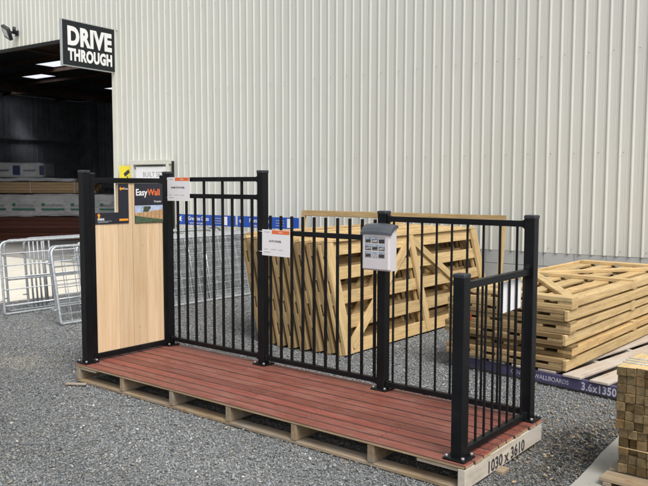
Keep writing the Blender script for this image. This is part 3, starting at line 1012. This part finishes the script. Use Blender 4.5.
for i in range(6):
    j = random.uniform(-.010, .010)
    jy = random.uniform(-.018, .018)
    yaw = RZ(math.radians(-2.0 + random.uniform(-.5, .5)))
    lab = ('top timber gate of the flat stack, its rails and braces in view' if i == 5 else
           'bottom timber gate of the flat stack on the purple edged pallet' if i == 0 else
           'timber gate lying in the flat stack, %s from the bottom' % ordn[i])
    if i % 2:
        mt = T((3.285 + j, 2.40 + jy, zb + .052)) @ yaw @ Matrix(((0, 0, -1, 0), (1, 0, 0, 0), (0, -1, 0, 0), (0, 0, 0, 1)))
    else:
        mt = T((2.145 + j, 2.40 + jy, zb + .052)) @ yaw @ Matrix(((0, 0, 1, 0), (1, 0, 0, 0), (0, 1, 0, 0), (0, 0, 0, 1)))
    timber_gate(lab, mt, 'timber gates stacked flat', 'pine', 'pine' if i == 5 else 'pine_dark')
    zb += .1005
# red scrap visible on the stack
rs = board('red_tag', (.10, .004, .05), 'redpaint', None, (2.36, 2.372, .49), bev=0)
tag(rs, 'small red tag on the near end of the flat gate stack', 'tag')

# ------------------------------------------------------------------ pegs bundle, right foreground
def peg_bundle(label, x0, y0, z0, ncol, nrow, L, group, seed):
    b = thing('peg_bundle', label, 'peg bundle', (x0, y0, z0), group=group)
    rr = random.Random(seed)
    s = .0495
    for r in range(nrow):
        for c in range(ncol):
            dy = rr.uniform(-.016, .012) + (.03 if rr.random() < .06 else 0)
            board('peg', (L, s - .0015, s - .0015), 'peg', b, (s / 2 + c * s + rr.uniform(-.0006, .0006), L / 2 + dy, s / 2 + r * s),
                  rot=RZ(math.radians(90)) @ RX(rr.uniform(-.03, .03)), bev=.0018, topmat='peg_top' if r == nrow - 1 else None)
    return b, s
b1, s_ = peg_bundle('lower strapped bundle of weathered square pegs at the right edge', 4.188, .69, .063, 9, 5, .40, 'bundles of square timber pegs', 3)
b2_, s_ = peg_bundle('upper bundle of square pegs with pale fresh tops and a plastic strap', 4.172, .675, .063 + 5 * .0495 + .004, 9, 7, .41, 'bundles of square timber pegs', 4)
for y in (.10, .16, .22):
    link('strap', tube_mesh([[(-.002, y, 7 * s_ + .002), (9 * s_ + .002, y + .012, 7 * s_ + .002)]], .0035, 'strap', 6), b2_)
link('strap', tube_mesh([[(-.003, -.022, 2.98 * s_), (9 * s_, -.022, 2.95 * s_)]], .003, 'peg_top', 6), b1)
st_ = thing('peg_pallet', 'low timber pallet under the peg bundles on the concrete', 'pallet', (4.15, .555, .014))
for x in (.02, .30, .58):
    board('bearer', (.60, .045, .022), 'pallet', st_, (x, .30, .012), rot=RZ(math.radians(90)))
for k in range(4):
    board('deck_board', (.64, .125, .021), 'pallet', st_, (.30, .065 + k * .155, .0345))

# ------------------------------------------------------------------ galvanised gates on the left
def galv_gate(label, mt, L=3.6, H=.94, mesh_in=True, uprights=(1.2, 2.4), group='galvanised farm gates on the left', rails=5, dull=False, grid=(.155, .118)):
    g = thing('galvanised_gate', label, 'metal gate', mat=mt, group=group)
    r = .0165
    gm = 'galv_dull' if dull else 'galv'
    link('frame', tube_mesh([rect_path(r, L - r, r, H - r, .09)], r, gm, 8, caps=False), g)
    for x in uprights:
        link('upright', tube_mesh([[(x, .0, r), (x, .0, H - r)]], .012, gm, 7), g)
    if mesh_in:
        P = []
        nz = int((H - .04) / grid[1])
        for k in range(1, nz + 1):
            z = .02 + k * (H - .04) / (nz + 1)
            P.append([(r, -.012, z), (L - r, -.012, z)])
        nx = int(L / grid[0])
        for k in range(1, nx):
            x = k * L / nx
            P.append([(x, -.017, r), (x, -.017, H - r)])
        tag(link('wire_mesh', tube_mesh(P, .0047, gm, 4, caps=False), g), kind='stuff')
    else:
        for k in range(1, rails + 1):
            z = r + k * (H - 2 * r) / (rails + 1)
            if k == 1: z -= .05
            link('rail', tube_mesh([[(r, 0, z), (L - r, 0, z)]], .0075 if k > 1 else .012, gm, 7), g)
    for hz in (.78, .2):
        link('hinge', tube_mesh([[(0, .0, H * hz), (-.05, .0, H * hz)]], .009, gm, 6), g)
    return g
galv_gate('front galvanised mesh gate of the row behind the pine panel', lean_frame(-2.30, 1.28, math.radians(12), 0, .004))
ords = ['second', 'third', 'fourth', 'fifth', 'sixth', 'seventh', 'eighth']
for i, x in enumerate((-2.385, -2.50, -2.58, -2.67, -2.76, -2.86)):
    galv_gate('galvanised mesh gate in the row behind the pine panel, %s from the front' % ords[i], lean_frame(x, (1.30, 1.75, 2.0, 1.86, 1.95, 2.1)[i], math.radians(12.5 + random.uniform(-.7, .7)), 0, .004),
              L=(3.6, 3.1, 2.9, 3.1, 3.0, 2.8)[i], dull=i % 2 == 0, grid=(.155, .118 if i % 3 else .09), uprights=(1.2, 2.4) if i == 0 else (.9, 1.8))
galv_gate('galvanised five rail gate at the far left, open between its bars', lean_frame(-3.43, 1.20, math.radians(5), 0, .004), mesh_in=False, uprights=(1.85,))
galv_gate('second galvanised rail gate at the far left, behind the open five rail one', lean_frame(-3.60, 1.35, math.radians(6), 0, .004), mesh_in=False, uprights=(.36, .42, .48, .54), dull=True, rails=1)
galv_gate('rearmost galvanised rail gate at the far left', lean_frame(-3.74, 1.70, math.radians(6), 0, .004), mesh_in=False, uprights=(.3, .38, 1.9), dull=True, rails=1)

# gate with blue name boards near the wall
bg_ = WF(-4.78, .52, .004) @ RX(math.radians(-5))
wg = galv_gate('galvanised mesh gate leaning on the shed wall under blue boards', bg_ @ RX(math.radians(90)) @ Matrix.Identity(4) if False else frame(W(-4.78, .52, .004), WD, -WN) @ RX(math.radians(-5)), L=2.86, H=.99, uprights=(.95, 1.9), group=None)
for s0, s1, word, lab in ((-4.67, -3.33, 'Greenlea Gates', 'blue sign board with white letters above the gates, nearer the pine panel'),
                          (-3.28, -2.04, 'Premier Gates', 'blue sign board with white letters above the gates, right one of two')):
    bs = thing('blue_sign', lab, 'sign', mat=WF(s0, .49, .955))
    w = s1 - s0
    board('plate', (w, .18, .008), 'blue', bs, (w / 2, .09, 0), bev=0)
    lettering(word, .095, 'white_paint', bs, T((w * .38, .11, .0045)), bold=.001, xs=.8)
    lettering('strong farm gates', .045, 'white_paint', bs, T((w * .36, .035, .0045)), xs=1.1)
    flat('logo', [(w * .03, .10), (w * .06, .14), (w * .09, .15), (w * .07, .115), (w * .10, .105), (w * .07, .09), (w * .09, .055), (w * .05, .065)], 'white_paint', bs, T((0, 0, .0045)), .001)
    flat('white_square', rectp(w * .82, .02, w * .87, .16), 'white_paint', bs, T((0, 0, .0045)), .001)
    for k in range(3):
        flat('text_line', rectp(w * .64, .04 + k * .04, w * .77, .053 + k * .04), 'greyink', bs, T((0, 0, .0045)), .0008)
    link('clip', tube_mesh([[(w * .1, .02, -.004), (w * .1, .02, -.03)], [(w * .9, .02, -.004), (w * .9, .02, -.03)]], .008, 'galv', 6), bs)

# ------------------------------------------------------------------ gravel: loose crushed stones
def stones(n):
    C = np.array(cam.location)[:2]
    fw = np.array([-.624, .781]); rt = np.array([.781, .625])
    Z = np.sqrt(rng.uniform(3.2 ** 2, 11.5 ** 2, n * 3))
    keep = rng.uniform(0, 1, n * 3) < np.clip((6.8 / Z) ** 2.6, 0, 1)
    Z = Z[keep]
    lat = rng.uniform(-.58, .58, len(Z)) * Z
    xy = C + Z[:, None] * fw + lat[:, None] * rt
    x, y = xy[:, 0], xy[:, 1]
    ok = np.ones(len(x), bool)
    ok &= ~((x < -4.43) & (y > -3.5))                       # apron
    pe = 3.985 + .045 * (1.0 - y)
    ok &= ~((x > pe + .015 + rng.exponential(.03, len(x)) * (rng.uniform(0, 1, len(x)) < .25)) & (y < 1.56))                        # concrete pad
    ok &= ~((x > .06) & (x < 3.55) & (y > .06) & (y < .97))  # under the pallet
    ok &= ~((x > 2.5) & (x < 4.1) & (y > 2.7) & (y < 5.5))   # under the flat stack
    ok &= (y < 5.6 + .07 * x)
    xy = xy[ok][:n]
    n = len(xy)
    base = np.array([(1, 0, 0), (-1, 0, 0), (0, 1, 0), (0, -1, 0), (0, 0, 1), (0, 0, -1)], float)
    faces = np.array([(0, 2, 4), (2, 1, 4), (1, 3, 4), (3, 0, 4), (2, 0, 5), (1, 2, 5), (3, 1, 5), (0, 3, 5)])
    size = np.clip(rng.lognormal(math.log(.0055), .36, n), .003, .016)
    sc = np.stack([size * rng.uniform(.8, 1.35, n), size * rng.uniform(.65, 1.1, n), size * rng.uniform(.45, .85, n)], 1)
    V = base[None] * sc[:, None] * rng.uniform(.7, 1.25, (n, 6, 1)) + rng.normal(0, .22, (n, 6, 3)) * size[:, None, None]
    a = rng.uniform(0, 2 * np.pi, n); t = rng.normal(0, .45, n)
    ca, sa, ct, st = np.cos(a), np.sin(a), np.cos(t), np.sin(t)
    y2 = V[..., 1] * ct[:, None] - V[..., 2] * st[:, None]
    z2 = V[..., 1] * st[:, None] + V[..., 2] * ct[:, None]
    V = np.stack([V[..., 0] * ca[:, None] - y2 * sa[:, None], V[..., 0] * sa[:, None] + y2 * ca[:, None], z2], -1)
    V[..., 0] += xy[:, None, 0]; V[..., 1] += xy[:, None, 1]
    V[..., 2] += (size * rng.uniform(.1, .75, n))[:, None]
    # colour of each stone: grey-blue crushed rock, some pale, some brownish
    u = rng.uniform(0, 1, n)
    val = np.clip(rng.normal(.225, .058, n), .07, .42)
    colr = np.stack([val * .955, val * 1.0, val * 1.02], 1)
    pale = u > .975
    colr[pale] = np.stack([rng.uniform(.38, .58, pale.sum())] * 3, 1) * np.array([1, .98, .92])
    tan = (u > .935) & ~pale
    colr[tan] = np.stack([rng.uniform(.22, .36, tan.sum())] * 3, 1) * np.array([1.08, .93, .72])
    # damp, dirty gravel between the end of the deck and the pad
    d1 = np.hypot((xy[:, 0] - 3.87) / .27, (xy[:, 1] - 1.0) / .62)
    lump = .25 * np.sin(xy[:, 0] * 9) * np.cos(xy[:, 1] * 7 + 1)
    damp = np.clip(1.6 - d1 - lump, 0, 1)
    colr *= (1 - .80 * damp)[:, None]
    big = .5 + .5 * np.sin(xy[:, 0] * 1.3 + 2 * np.sin(xy[:, 1] * .9)) * np.cos(xy[:, 1] * 1.7 + 1.0)
    colr *= (.82 + .28 * big)[:, None]
    # worn wheel track and a dusty pale patch left of the pallet
    trk = np.exp(-((xy[:, 1] + .95 + .12 * np.sin(xy[:, 0] * 1.1)) / .17) ** 2) + np.exp(-((xy[:, 1] + 2.35 + .1 * np.sin(xy[:, 0] * 1.1)) / .17) ** 2)
    colr *= (1 - .14 * np.clip(trk, 0, 1))[:, None]
    dust = np.clip(1.2 - np.hypot((xy[:, 0] + 1.0) / .38, (xy[:, 1] - .05) / .28) + .3 * np.sin(xy[:, 0] * 13) * np.cos(xy[:, 1] * 17), 0, 1)
    colr = colr * (1 - .5 * dust[:, None]) + .5 * dust[:, None] * np.array([.38, .35, .29])
    dirt = np.clip(1.3 - np.hypot((xy[:, 0] - 3.75) / .55, (xy[:, 1] - 1.3) / 1.5), 0, 1) * (rng.uniform(0, 1, n) > .6)
    colr = colr * (1 - .5 * dirt[:, None]) + .5 * dirt[:, None] * np.array([.30, .245, .17]) * rng.uniform(.4, 1.2, (n, 1))
    me = bpy.data.meshes.new('loose_gravel')
    me.vertices.add(n * 6)
    me.vertices.foreach_set('co', V.reshape(-1).astype(np.float32))
    nf = n * 8
    idx = (faces[None] + (np.arange(n) * 6)[:, None, None]).reshape(-1).astype(np.int32)
    me.loops.add(nf * 3)
    me.loops.foreach_set('vertex_index', idx)
    me.polygons.add(nf)
    me.polygons.foreach_set('loop_start', np.arange(0, nf * 3, 3, dtype=np.int32))
    me.update(calc_edges=True)
    at_ = me.attributes.new('stone_col', 'FLOAT_COLOR', 'POINT')
    rgba = np.ones((n, 6, 4), np.float32)
    rgba[..., :3] = colr[:, None]
    at_.data.foreach_set('color', rgba.reshape(-1))
    me.materials.append(M['stone'])
    o = link('loose_gravel', me)
    tag(o, 'loose grey crushed stone spread over the yard', 'gravel', kind='stuff')
stones(285000)

# wood chips and dry leaves lying about at the right
M['chip'] = plain('dry_litter', (.36, .27, .165), .8, 0, .55, 3)
chips = bmesh.new()
rr = random.Random(5)
for k in range(260):
    if k < 190:
        x = rr.gauss(3.75, .28); y = rr.gauss(1.25, .75)
    else:
        x = rr.uniform(-3, 4); y = rr.uniform(-2.2, 2.0)
    if (0 < x < 3.62 and 0 < y < 1.04) or (x > 4.0 and y < 1.56) or (x > 2.3 and y > 2.25):
        continue
    L = rr.uniform(.006, .022); w = L * rr.uniform(.25, .7)
    mt = T((x, y, rr.uniform(.012, .02))) @ RZ(rr.uniform(0, 6.3)) @ RX(rr.gauss(0, .35)) @ RY(rr.gauss(0, .3))
    r = bmesh.ops.create_cube(chips, size=1, matrix=mt @ Matrix.Diagonal((L, w, .004, 1)))
me = bpy.data.meshes.new('wood_chips'); chips.to_mesh(me); chips.free(); me.materials.append(M['chip'])
tag(link('wood_chips', me), 'pale wood chips and litter scattered on the gravel', 'wood chips', kind='stuff')

# splinter of wood by the left corner of the pallet
sp = link('wood_splinter', box_mesh(.17, .028, .012, 'pallet', .004), None, T((.13, -.085, .024)) @ RZ(math.radians(35)) @ RX(.2))
tag(sp, 'thin wood splinter on the gravel at the left pallet corner', 'wood splinter')
